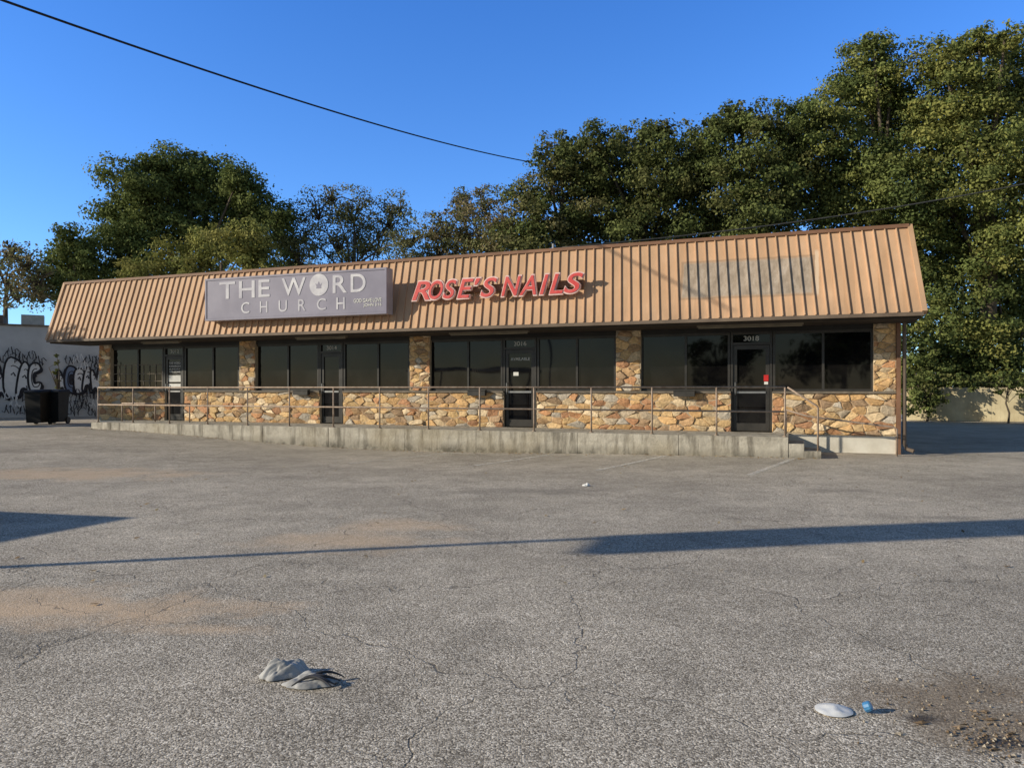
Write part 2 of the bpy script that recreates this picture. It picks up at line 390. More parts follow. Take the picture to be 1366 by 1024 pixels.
mb=MB(); mb.box(.001,LW,-.25,.004,-.3,FZ-.042); mb.build('foundation',M['white'],B)['label']='white painted block foundation below the stone'
mb=MB(); mb.box(-.09,-.005,-.3,.09,-.1,2.995); mb.build('corner_post',M['trim'],B)
mb=MB(); mb.tube([W(-.17,.02,3.0),W(-.17,.02,.25),W(-.22,.05,.12),W(-.35,.12,.08)],.045,8); mb.build('downspout',M['fascia'],B)
# windows and doors
def window(p0,p1,pm_,extra=None):
    u1,u0=U(p0,-.1),U(p1,-.1); um=U(pm_,-.1); mb=MB(); z0,z1=ZS+.046,ZH-.002; w=.028
    mb.box(u0,u0+2*w,-.16,-.07,z0,z1); mb.box(u1-2*w,u1,-.16,-.07,z0,z1); mb.box(um-w,um+w,-.16,-.07,z0,z1)
    for a,b in((u0+2*w,um-w),(um+w,u1-2*w)):
        mb.box(a,b,-.16,-.07,z0,z0+2*w); mb.box(a,b,-.16,-.07,z1-2*w,z1)
    o=mb.build('window',M['winframe'],B)
    for a,b in((u0+2*w,um-w),(um+w,u1-2*w)):
        k=MB(); k.box(a,b,-.13,-.115,z0+2*w,z1-2*w); k.build('pane',M['glass'],o)
    return o,(u0,um,u1)
def door(p0,p1,num):
    u1,u0=U(p0,-.1),U(p1,-.1); z0,zl,z1=FZ+.01,2.56,ZH-.002; w=.05
    mb=MB(); a,b=u0+w+.008,u1-w-.008
    mb.box(a,a+.09,-.155,-.085,z0+.01,zl); mb.box(b-.09,b,-.155,-.085,z0+.01,zl)
    mb.box(a+.09,b-.09,-.155,-.085,z0+.01,z0+.2); mb.box(a+.09,b-.09,-.155,-.085,zl-.1,zl)
    o=mb.build('door',M['winframe'],B)
    k=MB(); k.box(u0,u0+w,-.17,-.06,z0,z1); k.box(u1-w,u1,-.17,-.06,z0,z1); k.box(u0+w,u1-w,-.17,-.06,zl+.01,zl+.07); k.box(u0+w,u1-w,-.17,-.06,z1-.05,z1); k.build('door_frame',M['winframe'],o)
    k=MB(); k.box(a+.09,b-.09,-.13,-.115,z0+.2,zl-.1); k.build('door_glass',M['glass'],o)
    k=MB(); k.box(u0+w,u1-w,-.13,-.115,zl+.07,z1-.05); k.build('transom_pane',M['glass'],o)
    k=MB(); hu=b-.05
    k.tube([W(hu,-.085,1.35),W(hu,-.03,1.35),W(hu,-.03,1.65),W(hu,-.085,1.65)],.012,6); k.build('pull_handle',M['metal'],o)
    k=MB(); k.box(a+.09,b-.09,-.1,-.07,1.38,1.43); k.build('push_bar',M['metal'],o)
    um=(u0+u1)/2
    link('house_number',text_mesh(num,um+.18,um-.18,2.67,2.79,-.11,.006,off=.01),M['number'],o)
    return o,(u0,u1)
winpx=[(148,219,185),(247,320,285),(341,426,385),(459,547,505),(574,671,625),(717,822,770),(855,974,915),(1031,1165,1098)]
wins=[window(*w) for w in winpx]
nums=['3012','3014','3016','3018']
drs=[door(a,b,n) for (a,b),n in zip(doors,nums)]
o,(u0,um,u1)=wins[0]
k=MB()
for a in np.linspace(u0+.1,u1-.12,9): k.box(a-.012,a+.012,-.11,-.1,1.5,2.3)
for z in (1.5,1.75,2.0,2.3): k.box(u0+.06,u1-.08,-.1,-.095,z-.012,z+.012)
k.build('window_grid',M['sill'],o)  # thin grid just in front of the panes
o,(u0,u1)=drs[0]
for (a,z0_,z1_) in((.28,1.98,2.40),(.28,1.72,1.94),(.28,1.5,1.66)):
    k=MB(); um_=(u0+u1)/2; k.box(um_-a,um_+a,-.112,-.108,z0_,z1_); k.build('notice',M['paper'] if z0_<1.9 else M['darkbox'],o)
for w_,z,h_ in (('THE WORD',2.31,.07),('CHURCH',2.21,.06),('SUNDAY',2.12,.05),('WELCOME',2.03,.05)): 
    link('notice_text',text_mesh(w_,um_+.24,um_-.24,z,z+h_,-.107,.002,off=.015),M['paper'],o)
o,(u0,u1)=drs[2]; um_=(u0+u1)/2
link('door_lettering',text_mesh('AVAILABLE',um_+.28,um_-.28,2.27,2.35,-.112,.003,off=.012),M['number'],o)
k=MB(); k.box(um_+.05,um_+.2,-.112,-.108,1.85,1.95); k.build('notice',M['paper'],o)
o,(u0,u1)=drs[3]
k=MB(); ur=U(1022,-.1); k.box(ur-.055,ur+.055,-.08,-.076,1.68,1.83); k.build('red_sticker',M['redsticker'],o)
k=MB(); k.box(ur-.045,ur+.045,-.08,-.076,1.60,1.665); k.build('white_sticker',M['paper'],o)
# mansard
ub0,ub1,ut0,ut1=-.35,25.5,-.185,25.85; nb,nt_,zb_,zt=1.3,.35,3.12,5.15
mb=MB()
q=[W(ub0,nb,zb_),W(ub1,nb,zb_),W(ut1,nt_,zt),W(ut0,nt_,zt),W(ub0,-.28,zb_),W(ub1,-.28,zb_),W(ut1,.0,zt),W(ut0,.0,zt)]
mb.add(q,[(0,1,2,3),(3,2,6,7),(4,5,1,0),(7,6,5,4),(0,3,7,4),(1,5,6,2)])
sl=Vector((nt_-nb,zt-zb_)).normalized(); nr=Vector((sl.y,-sl.x))
K=112
for i in range(1,K):
    f=i/K; ua_=ub0+(ub1-ub0)*f; uc=ut0+(ut1-ut0)*f
    pr=[]
    for off in(0.0,.04):
        for (u,n,z,du) in((ua_,nb,zb_+.002,-.014),(ua_,nb,zb_+.002,.014),(uc,nt_,zt-.003,.014),(uc,nt_,zt-.003,-.014)):
            pr.append(W(u+du*(1 if off==0 else .8),n+nr.x*off-(0.002 if off==0 else 0),z+nr.y*off))
    mb.hexa(pr)
mans=mb.build('mansard_roof',M['mansard'],B)
mb=MB(); mb.box(ut0-.03,ut1+.03,-.02,nt_+.05,zt+.002,zt+.035); mb.box(ut0-.03,ut1+.03,nt_+.046,nt_+.075,zt-.05,zt+.03); mb.build('ridge_cap',M['trim'],mans)
for (ub_,ut_,s) in((ub0,ut0,-1),(ub1,ut1,1)):
    mb=MB(); pr=[]
    for off in(-.1,.05):
        for (u,n,z,du) in((ub_,nb,zb_,-.05),(ub_,nb,zb_,.05),(ut_,nt_,zt,.05),(ut_,nt_,zt,-.05)): pr.append(W(u+du+s*.05,n+nr.x*off,z+nr.y*off))
    mb.hexa(pr); mb.build('rake_trim',M['mansard'],mans)
mb=MB(); mb.box(ub0-.03,ub1+.03,nb-.06,nb+.045,3.04,3.118); mb.build('eave_fascia',M['fascia'],mans)
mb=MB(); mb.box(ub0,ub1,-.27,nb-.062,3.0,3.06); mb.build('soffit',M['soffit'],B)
for (a,b,lab) in((930,1072,'unlit strip light under the eave above the rightmost shop'),(600,705,'unlit strip light under the eave between stone columns of the nail shop'),(395,462,'unlit strip light under the eave below the grey church sign'),(190,240,'unlit strip light under the eave over the leftmost shop')):
    u1,u0=U(a,.85),U(b,.85); L=thing('strip_light',W((u0+u1)/2,.85,2.93),lab,'light','strip lights under the eave')
    k=MB(); k.box(u0,u1,.78,.92,2.965,2.998); k.build('housing',M['lampwhite'],L)
    k=MB(); k.tube([W(u0+.03,.85,2.945),W(u1-.03,.85,2.945)],.018,8); k.build('tube_lamp',M['lampwhite'],L)
for px,lab in((403,'dark box fixed on the stone sill left of the second shop door'),(637,'dark box fixed on the stone sill under the nail shop window'),(913,'dark box fixed on the stone sill left of the rightmost door')):
    u=U(px,.1); t_=thing('wall_box',W(u,.1,1.30),lab,'box','dark boxes on the sills')
    k=MB(); k.box(u-.26,u+.26,.07,.2,1.30,1.44); k.build('case',M['darkbox'],t_)
    k=MB(); k.box(u-.28,u+.28,.07,.22,1.442,1.465); k.build('lid',M['darkbox'],t_)
# ---------------------------------------------------------------- church sign
nf=1.5
su1,su0=U(274,nf),U(516,nf); sz0=(Zp(274,428,nf)+Zp(524,418,nf))/2; sz1=(Zp(274,371,nf)+Zp(520,358,nf))/2
SG=thing('church_sign',W((su0+su1)/2,nf-.15,sz0),'large faded grey purple box sign with pale lettering and round emblem on the roof front','sign')
k=MB(); k.box(su0,su1,nf-.32,nf-.002,sz0,sz1); k.build('cabinet',M['signbox'],SG)
k=MB(); k.box(su0+.06,su1-.06,nf-.05,nf+.004,sz0+.06,sz1-.06); k.build('sign_face',M['signface'],SG)
k=MB()
for a,b,c,d in((su0,su1,sz0,sz0+.055),(su0,su1,sz1-.055,sz1)): k.box(a,b,nf,nf+.02,c,d)
k.box(su0,su0+.055,nf,nf+.02,sz0+.056,sz1-.056); k.box(su1-.055,su1,nf,nf+.02,sz0+.056,sz1-.056); k.build('retainer_frame',M['signface'],SG)
for f in(.15,.5,.85):
    k=MB(); k.box(su0+(su1-su0)*f-.04,su0+(su1-su0)*f+.04,.55,nf-.321,sz0+.5,sz0+.56); k.build('bracket',M['trim'],SG)
nl=nf+.006
H=sz1-sz0; za_,zb2=sz0+.50*H,sz0+.90*H
def sgn(txt,a,b,z0,z1,off=.02,nm='lettering',mat='signwhite'):
    link(nm,text_mesh(txt,U(a,nl),U(b,nl),z0,z1,nl,.008,off=off),M[mat],SG)
for ch,a,b in(('T',293,314),('H',319,340),('E',345,360),('W',376,408),('R',444,463),('D',468,488)): sgn(ch,a,b,za_,zb2,.008,'letter')
for ch,a,b in(('C',322,333),('H',347,357),('U',372,383),('R',398,408),('C',423,435),('H',449,460)): sgn(ch,a,b,sz0+.14*H,sz0+.40*H,0.002,'letter')
sgn('GOD GAVE LOVE',472,509,sz0+.265*H,sz0+.35*H,.012,'lettering','paper'); sgn('JOHN 3:16',485,509,sz0+.155*H,sz0+.24*H,.012,'lettering','paper')
eu=U(425.5,nl); ez=(za_+zb2)/2+.01; er=.31
k=MB()
def disc(k,cu,cz,r,n0,n1,seg=28,ru=1):
    vs=[W(cu,n1,cz)]+[W(cu+r*ru*math.cos(2*math.pi*i/seg),n1,cz+r*math.sin(2*math.pi*i/seg)) for i in range(seg)]+[W(cu+r*ru*math.cos(2*math.pi*i/seg),n0,cz+r*math.sin(2*math.pi*i/seg)) for i in range(seg)]
    fs=[(0,1+i,1+(i+1)%seg) for i in range(seg)]+[(1+i,1+seg+i,1+seg+(i+1)%seg,1+(i+1)%seg) for i in range(seg)]
    k.add(vs,fs)
disc(k,eu,ez,er,nl-.001,nl+.008); em=k.build('emblem',M['signwhite'],SG)
k=MB()
k.add([W(eu+a*er*.8,nl+.0105,ez+b*er*.8) for a,b in((-.34,-.42),(.34,-.42),(.34,-.30),(.30,-.22),(.46,.22),(.20,.02),(0,.42),(-.20,.02),(-.46,.22),(-.30,-.22),(-.34,-.30))],[tuple(range(11))])
k.build('emblem_crown',M['signface'],em)
# ---------------------------------------------------------------- channel letters
nr_=1.18
zr0=(Zp(556,401,nr_)+Zp(770,391,nr_))/2; zr1=(Zp(560,374,nr_)+Zp(770,364,nr_))/2
RS=thing('letter_sign',W(U(665,nr_),nr_,zr0),'row of worn red slanted channel letters on the tan roof front','sign')
lp=[('R',549,575),('O',571,592),('S',590,610),('E',609,633),("'",632,642),('S',640,664),('N',668,696),('A',692,716),('I',719,733),('L',732,752),('S',751,779)]
for i,(ch,a,b) in enumerate(lp):
    z0,z1=(zr0,zr1) if ch!="'" else (zr0+(zr1-zr0)*.62,zr1)
    lo=link('letter',text_mesh(ch,U(a-.5,nr_),U(b+.5,nr_),z0-.02,z1+.02,nr_-.1,.1,shear=.3,off=.036),M['letteredge'],RS)
    me=text_mesh(ch,U(a+1.0,nr_),U(b-1.0,nr_),z0+.016,z1-.016,nr_+.002,.012,shear=.3,off=.010)
    link('letter_face',me,M['letterred'],lo)
k=MB(); k.box(U(778,1.0),U(552,1.0),.86,1.0,zr0+.18,zr0+.36); k.build('raceway',M['trim'],RS)
# ---------------------------------------------------------------- railing
RL=thing('metal_railing',W(12,1.72,PZ),'long weathered pipe railing with many posts along the front of the walkway','railing')
RN=1.72; RT=1.53; pr=.021
posts=[2.37+1.455*i for i in range(15)]
for u in posts:
    k=MB(); k.tube([W(u,RN,PZ+.002),W(u,RN,RT)],pr,8); k.tube([W(u,RN,PZ+.001),W(u,RN,PZ+.02)],.05,8); k.build('post',M['rail'],RL,True)
for z in(RT,.99):
    k=MB(); k.tube([W(posts[0],RN,z),W(posts[-1],RN,z)],pr,8); k.build('rail',M['rail'],RL,True)
H1=thing('stair_handrail',W(1.75,RN,0),'sloping pipe handrail on the front side of the short steps','handrail')
k=MB(); k.tube([W(2.32,RN,RT-.002),W(1.72,RN,1.12),W(1.70,RN,1.08),W(1.70,RN,.15)],pr,8); k.build('rail',M['rail'],H1,True)
H2=thing('wall_handrail',W(1.2,.5,0),'low pipe rail reaching from the walkway end to the right wall corner','handrail')
k=MB(); k.tube([W(2.36,.6,1.0),W(1.9,.6,.86),W(.12,.6,.64),W(.05,.6,.6),W(.05,.6,-.02)],pr,8); k.build('rail',M['rail'],H2,True)
k=MB(); k.tube([W(2.36,.6,PZ),W(2.36,.6,1.0)],pr,8); k.build('post',M['rail'],H2,True)
H3=thing('ramp_railing',W(22,.95,PZ),'short inner pipe railing at the left end of the walkway','railing')
for u in(19.8,21.2,22.6):
    k=MB(); k.tube([W(u,.95,PZ),W(u,.95,1.02)],pr,8); k.build('post',M['rail'],H3,True)
k=MB(); k.tube([W(19.8,.95,1.02),W(22.6,.95,1.02)],pr,8); k.build('rail',M['rail'],H3,True)
# ---------------------------------------------------------------- neighbour building with graffiti
A0=Vector((-22.5,31.8,0)); E=Vector((.86,.51,0)).normalized(); MN=Vector((E.y,-E.x,0))
def WG(s,n,z): return A0+E*s+MN*n+Vector((0,0,z))
NB=thing('graffiti_building',WG(2,-3,0),'low white flat roofed building with graffiti left of the shop row','building')
k=MB(); k.box(-14,9,-10,0,-.3,4.2,WG); k.build('wall',M['gwall'],NB)
k=MB(); k.box(-14.05,9.05,-.3,.06,4.2,4.28,WG); k.build('parapet_cap',M['sill'],NB)
k=MB(); k.box(-6,.6,-6,-2.5,4.2,4.85,WG); k.build('rooftop_unit',M['rust'],NB)
k=MB(); k.box(1.3,2.2,-3.2,-2.3,4.2,4.9,WG); k.build('rooftop_vent',M['metal'],NB)
def gs(px,py):
    r=(px-683)/F; s=(r*A0.y-A0.x)/(E.x-r*E.y); p=WG(s,0,0); return s,EYE+(HZ-py)/F*p.y
def ribbon(mb,pts,w,n):
    pts=[Vector((a,b,0)) for a,b in pts]; vs=[]
    for i,p_ in enumerate(pts):
        d=(pts[min(i+1,len(pts)-1)]-pts[max(i-1,0)])
        d=d.normalized() if d.length>1e-6 else Vector((1,0,0)); q=Vector((-d.y,d.x,0))*w
        vs+= [WG(p_.x+q.x,n,p_.y+q.y),WG(p_.x-q.x,n,p_.y-q.y)]
    mb.add(vs,[(2*i,2*i+1,2*i+3,2*i+2) for i in range(len(pts)-1)])
rg_=random.Random(5)
SH={'a':[(-1,-1),(-.55,1),(.5,1),(1,-1),(.45,-1),(.3,-.45),(-.3,-.45),(-.45,-1)],
    'b':[(-1,-1),(-1,1),(.6,1),(1,.45),(.55,.05),(1,-.45),(.5,-1)],
    'c':[(1,.5),(.5,1),(-.6,1),(-1,.4),(-1,-.5),(-.5,-1),(.6,-1),(1,-.45),(.35,-.3),(-.2,-.4),(-.25,.35),(.35,.35)],
    'd':[(-.8,-1),(-1,.9),(-.4,1),(.1,.1),(.4,1),(1,.85),(.6,-1),(.1,-.9),(-.2,-.4)]}
def block(px,py,rx,ry,key,n,fill,tilt,lw=.04):
    cs,cz=gs(px,py); sc=.033; c,s_=math.cos(tilt),math.sin(tilt)
    base=[(cs+(x*c-y*s_)*rx*sc,cz+(x*s_+y*c)*ry*sc) for x,y in SH[key]]
    for _ in range(2):
        nb2=[]
        for i in range(len(base)):
            a=base[i];b=base[(i+1)%len(base)]
            nb2+= [(a[0]*.75+b[0]*.25,a[1]*.75+b[1]*.25),(a[0]*.25+b[0]*.75,a[1]*.25+b[1]*.75)]
        base=nb2
    pts=base
    f=MB(); f.add([WG(a+.08,n,b-.08) for a,b in pts],[tuple(range(len(pts)))]); f.build('graffiti_shadow',M['gblack'],NB)
    f=MB(); f.add([WG(a,n+.004,b) for a,b in pts],[tuple(range(len(pts)))]); f.build('graffiti_fill',fill,NB)
    o_=MB(); ribbon(o_,pts+[pts[0],pts[1]],lw,n+.008)
    ribbon(o_,[(cs+(a-cs)*.6+.03,cz+(b-cz)*.6) for a,b in pts[3:len(pts)//2+4]],.02,n+.0083)
    h_=cz+.15*ry*sc; ribbon(o_,[(cs-.25*rx*sc,h_),(cs,h_+.1),(cs+.2*rx*sc,h_-.05)],.03,n+.0087); o_.build('graffiti_outline',M['gblack'],NB)
for j,(px,py,rx,ry,key,fl,tl) in enumerate(((-32,508,12,25,'b','gwhite',.1),(-14,505,12,27,'c','gwhite',-.1),(3,509,11,25,'d','gwhite',.12),(18,504,11,26,'b','gwhite',-.15),(33,507,10,24,'a','gwhite',-.12),(47,504,8,20,'c','gwhite',.1),(84,508,7,16,'d','gwhite',.1),(95,506,8,18,'c','gblue',-.1),(106,508,7,17,'b','gwhite',.08),(117,506,7,17,'a','gwhite',-.1),(128,508,7,17,'d','gwhite',.1))):
    block(px,py,rx,ry,key,.006+.010*j,M[fl],tl)
tags=[(4,545),(24,548),(92,538),(106,541),(120,537),(132,541),(8,470),(34,473),(86,480),(98,478),(112,480),(126,481),(88,548),(116,549),(14,538),(100,532),(-8,480),(44,482),(20,478),(104,488),(120,490),(90,524),(110,526),(126,526),(6,528),(30,530)]
for j,(px,py) in enumerate(tags):
    s0,z0=gs(px,py); o_=MB(); ph=rg_.uniform(0,6); n_=rg_.randint(14,22)
    ribbon(o_,[(s0+.028*i+.06*math.sin(i*1.3+ph),z0+.16*math.sin(i*1.0+ph)+.09*math.sin(i*2.3)) for i in range(n_)],.018,.135+.003*j); o_.build('graffiti_tag',M['gwhite'] if j%5==4 else M['gblack'],NB)
# wheeled bins
def wbin(px,py,lab):
    bx,by,bz=gp(px,py)
    BN=thing('wheeled_bin',(bx,by,bz),lab,'bin','black bins by the graffiti wall')
    k=MB(); vs=[]
    for w,d,z in((.245,.27,.07),(.275,.33,1.10)): vs+=[(bx-w,by-d,bz+z),(bx+w,by-d,bz+z),(bx+w,by+d,bz+z),(bx-w,by+d,bz+z)]
    k.hexa(vs); k.wbox(bx-.295,bx+.295,by-.35,by+.35,bz+1.101,bz+1.14); k.build('body',M['binp'],BN)
    k=MB(); k.hexa([(bx-.3,by-.37,bz+1.142),(bx+.3,by-.37,bz+1.142),(bx+.3,by+.37,bz+1.142),(bx-.3,by+.37,bz+1.142),(bx-.25,by-.27,bz+1.2),(bx+.25,by-.27,bz+1.2),(bx+.25,by+.34,bz+1.23),(bx-.25,by+.34,bz+1.23)]); k.build('lid',M['binp'],BN)
    for s in(-1,1):
        k=MB(); k.tube([(bx+s*.25-.03,by+.28,bz+.12),(bx+s*.25+.03,by+.28,bz+.12)],.12,14); k.build('wheel',M['black'],BN)
    k=MB(); k.tube([(bx-.22,by+.34,bz+1.04),(bx-.22,by+.46,bz+1.06),(bx+.22,by+.46,bz+1.06),(bx+.22,by+.34,bz+1.04)],.018,6); k.build('handle',M['binp'],BN)
wbin(51,566,'black upright wheeled bin in front of the graffiti wall, left of the pair'); wbin(75,565,'black upright wheeled bin in front of the graffiti wall, right of the pair')
# ---------------------------------------------------------------- fence right
F0=Vector((18.6,35.2,0)); FE=Vector((.92,-.4,0)).normalized(); FM=Vector((FE.y,-FE.x,0))
def WF(s,n,z): return F0+FE*s+FM*n+Vector((0,0,z))
FN=thing('board_fence',WF(6,0,0),'pale yellowish board fence behind the shop row at the right','fence')
k=MB(); rg2=random.Random(3); s=0
while s<13: k.box(s,s+.172,0,.03+rg2.uniform(0,.006),.02,1.55+rg2.uniform(-.02,.02),WF); s+=.175
k.build('boards',M['fence'],FN)
for s in(0,2.6,5.2,7.8,10.4,13):
    k=MB(); k.box(s-.06,s+.06,-.13,-.005,-.1,1.5,WF); k.build('post',M['fence'],FN)
for z in(.4,1.3):
    k=MB(); k.box(.07,12.93,-.06,-.006,z,z+.1,WF); k.build('rail',M['fence'],FN)
# ---------------------------------------------------------------- trees
NLEAF=[0]
def crown_mesh(lobes,dens,leaf,pal,seed,sub=34,flat=.8,core=1.0,spread=1.0):
    rng=np.random.default_rng(seed); C=[];Nn=[];Cl=[];Sz=[];tips=[]
    pal=np.array(pal)
    for c,R in lobes:
        c=np.array(c)
        if core>0:
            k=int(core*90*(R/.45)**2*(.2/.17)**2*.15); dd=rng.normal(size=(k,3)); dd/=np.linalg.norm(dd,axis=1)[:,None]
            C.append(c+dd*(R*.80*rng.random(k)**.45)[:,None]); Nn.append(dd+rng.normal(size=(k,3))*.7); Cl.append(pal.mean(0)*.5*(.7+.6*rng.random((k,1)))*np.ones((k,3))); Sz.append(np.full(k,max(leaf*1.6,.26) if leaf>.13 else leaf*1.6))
            k=int(core*dens*60*(R/.45)**2*(.17/leaf)**2*.10); dd=rng.normal(size=(k,3)); dd/=np.linalg.norm(dd,axis=1)[:,None]
            C.append(c+dd*(R*(.55+.65*rng.random(k)))[:,None]); Nn.append(dd+rng.normal(size=(k,3))*.6+np.array([0,0,.2])); Cl.append(pal[rng.integers(len(pal),size=k)]*(.7+.5*rng.random((k,1)))); Sz.append(np.full(k,leaf))
        for j in range(sub):
            d=rng.normal(size=3); d/=np.linalg.norm(d); 
            c2=c+d*R*spread*(.30+.86*rng.random()**.75)*np.array([1,1,.95]); r=R*(.12+.24*rng.random()); tips.append(c2)
            k=max(6,int(dens*170*(r/.8)**2*(.2/leaf)**2))
            dd=rng.normal(size=(k,3)); dd/=np.linalg.norm(dd,axis=1)[:,None]
            rad=r*(.3+1.0*rng.random(k)**.8); st=np.array([1.0+.6*rng.random(),1.0+.6*rng.random(),flat*(.7+.5*rng.random())])
            C.append(c2+dd*rad[:,None]*st); Nn.append(dd*1.0+rng.normal(size=(k,3))*.5+np.array([0,0,.25]))
            base=pal[rng.integers(len(pal))]*(.78+.44*rng.random())
            Cl.append(base*(.8+.4*rng.random((k,1)))*np.ones((k,3))); Sz.append(np.full(k,leaf))
    C=np.concatenate(C);Nn=np.concatenate(Nn);Cl=np.concatenate(Cl);Sz=np.concatenate(Sz); n=len(C); NLEAF[0]+=n
    Nn/=np.linalg.norm(Nn,axis=1)[:,None]
    a=np.cross(Nn,rng.normal(size=(n,3))); a/=np.linalg.norm(a,axis=1)[:,None]; b=np.cross(Nn,a)
    s=(Sz*(.55+.8*rng.random(n)))[:,None]
    v=np.stack([C-a*s*.6,C-b*s*.38,C+a*s*.6,C+b*s*.38],1).reshape(-1,3).astype('f')
    me=bpy.data.meshes.new('crown'); me.vertices.add(4*n); me.vertices.foreach_set('co',v.ravel())
    me.loops.add(4*n); me.loops.foreach_set('vertex_index',np.arange(4*n,dtype='i')); me.polygons.add(n); me.polygons.foreach_set('loop_start',np.arange(0,4*n,4,dtype='i'))
    me.update(calc_edges=True)
    at_=me.color_attributes.new('Col','FLOAT_COLOR','POINT'); cc=np.ones((4*n,4),'f'); cc[:,:3]=np.repeat(Cl,4,axis=0); at_.data.foreach_set('color',cc.ravel())
    return me,tips
def tree(label,depth,lobes,pal,seed,dens=1.0,leaf=.2,trunk_r=.3,base=None,name='tree',cat='tree',group=None,twigs=0,djit=2.0,sub=34,core=1.0,grow=1.0,spread=1.0):
    rg=random.Random(seed); L=[]
    for px,py,r in lobes: L.append((tuple(at(px,py,depth+rg.uniform(-djit,djit))),abs(r*grow*depth/F)))
    cx=sum(l[0][0] for l in L)/len(L) if base is None else (base-683)/F*depth
    cy=sum(l[0][1] for l in L)/len(L); zb=G(cx,cy)-.1
    T=thing(name,(cx,cy,zb),label,cat,group)
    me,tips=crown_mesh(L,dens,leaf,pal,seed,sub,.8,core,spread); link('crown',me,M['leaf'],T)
    zlow=min(l[0][2]-l[1]*.5 for l in L); zmid=sum(l[0][2] for l in L)/len(L); zf=max(.6,zlow*.75)
    k=MB(); k.tube([(cx,cy,zb),(cx+rg.uniform(-.1,.1),cy,zf*.5),(cx+rg.uniform(-.2,.2),cy,zf),(cx+rg.uniform(-.3,.3),cy,zmid)],[trunk_r*1.25,trunk_r,trunk_r*.85,trunk_r*.35],8); k.build('trunk',M['bark'],T,True)
    k=MB(); k2=0
    for (c,R) in L:
        st_=Vector((cx,cy,zf+(zmid-zf)*rg.random()*.6)); c=Vector(c); md=st_.lerp(c,.5)+Vector((rg.uniform(-.3,.3),rg.uniform(-.3,.3),.3))
        k.tube([st_,md,c,c+Vector((0,0,R*.5))],[trunk_r*.35,trunk_r*.22,trunk_r*.12,.02],6)
    for q in range(twigs):
        tp=Vector(tips[rg.randrange(len(tips))]); l=min(L,key=lambda l:(Vector(l[0])-tp).length); c=Vector(l[0])
        k.tube([c-Vector((0,0,l[1]*.4)),c.lerp(tp,.5)+Vector((0,0,.1)),tp+(tp-c)*.25],[.06,.04,.012],5)
    k.build('limbs',M['bark'],T,True)
    return T
GR=[(.155,.19,.062),(.18,.21,.068),(.125,.16,.054)]
GD=[(.12,.145,.05),(.14,.163,.056),(.16,.165,.062)]
YL=[(.265,.265,.08),(.23,.245,.075),(.295,.28,.09)]
BR=[(.27,.215,.12),(.21,.195,.09),(.18,.19,.08)]
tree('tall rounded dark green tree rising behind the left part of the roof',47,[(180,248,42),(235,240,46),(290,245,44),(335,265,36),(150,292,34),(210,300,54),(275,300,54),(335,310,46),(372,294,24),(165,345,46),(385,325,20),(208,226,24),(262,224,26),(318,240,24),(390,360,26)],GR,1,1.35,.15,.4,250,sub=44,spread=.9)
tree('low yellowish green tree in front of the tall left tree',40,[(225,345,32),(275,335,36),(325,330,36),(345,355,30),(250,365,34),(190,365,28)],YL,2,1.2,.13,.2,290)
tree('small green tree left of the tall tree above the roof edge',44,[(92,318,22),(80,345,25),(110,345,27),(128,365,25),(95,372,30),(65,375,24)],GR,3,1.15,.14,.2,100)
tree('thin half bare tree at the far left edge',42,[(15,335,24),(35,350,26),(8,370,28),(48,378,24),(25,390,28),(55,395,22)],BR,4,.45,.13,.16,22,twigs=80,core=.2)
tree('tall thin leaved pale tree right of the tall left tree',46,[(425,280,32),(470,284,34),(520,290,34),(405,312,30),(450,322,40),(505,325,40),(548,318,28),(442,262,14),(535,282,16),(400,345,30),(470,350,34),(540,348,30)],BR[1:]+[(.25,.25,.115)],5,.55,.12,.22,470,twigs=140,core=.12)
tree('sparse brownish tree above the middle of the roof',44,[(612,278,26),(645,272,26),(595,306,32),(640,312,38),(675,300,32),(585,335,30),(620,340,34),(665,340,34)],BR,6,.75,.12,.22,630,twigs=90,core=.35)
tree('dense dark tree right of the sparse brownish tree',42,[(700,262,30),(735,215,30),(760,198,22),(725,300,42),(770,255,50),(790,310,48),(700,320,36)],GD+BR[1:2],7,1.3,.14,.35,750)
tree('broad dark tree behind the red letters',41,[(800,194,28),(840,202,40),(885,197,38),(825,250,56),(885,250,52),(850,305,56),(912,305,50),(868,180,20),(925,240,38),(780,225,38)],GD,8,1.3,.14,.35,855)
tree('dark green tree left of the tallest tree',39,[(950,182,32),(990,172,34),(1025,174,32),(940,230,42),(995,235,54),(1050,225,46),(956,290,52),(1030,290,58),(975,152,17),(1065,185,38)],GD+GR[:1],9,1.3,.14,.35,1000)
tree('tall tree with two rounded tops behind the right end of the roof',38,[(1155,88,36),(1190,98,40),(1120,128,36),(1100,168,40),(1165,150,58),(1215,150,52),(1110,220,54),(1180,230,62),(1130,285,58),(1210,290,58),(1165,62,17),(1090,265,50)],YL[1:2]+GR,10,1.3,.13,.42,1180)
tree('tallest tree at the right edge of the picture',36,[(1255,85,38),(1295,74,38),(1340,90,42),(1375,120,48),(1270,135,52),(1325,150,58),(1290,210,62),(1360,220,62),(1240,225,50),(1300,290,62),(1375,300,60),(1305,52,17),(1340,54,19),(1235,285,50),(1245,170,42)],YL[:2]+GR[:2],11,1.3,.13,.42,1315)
tree('leafy green tree behind the right wall corner',37.5,[(1225,340,44),(1270,350,50),(1235,400,46),(1285,410,50),(1225,450,40),(1265,462,42),(1235,500,34),(1290,500,32)],GR+YL[1:2],12,1.2,.13,.2,1250,name='understorey_tree')
tree('low leafy tree overhanging the board fence',37,[(1325,350,50),(1375,380,54),(1320,410,50),(1370,440,52),(1315,465,42),(1360,488,38),(1325,500,28)],GR+YL[:1],13,1.2,.13,.2,1345,name='understorey_tree')
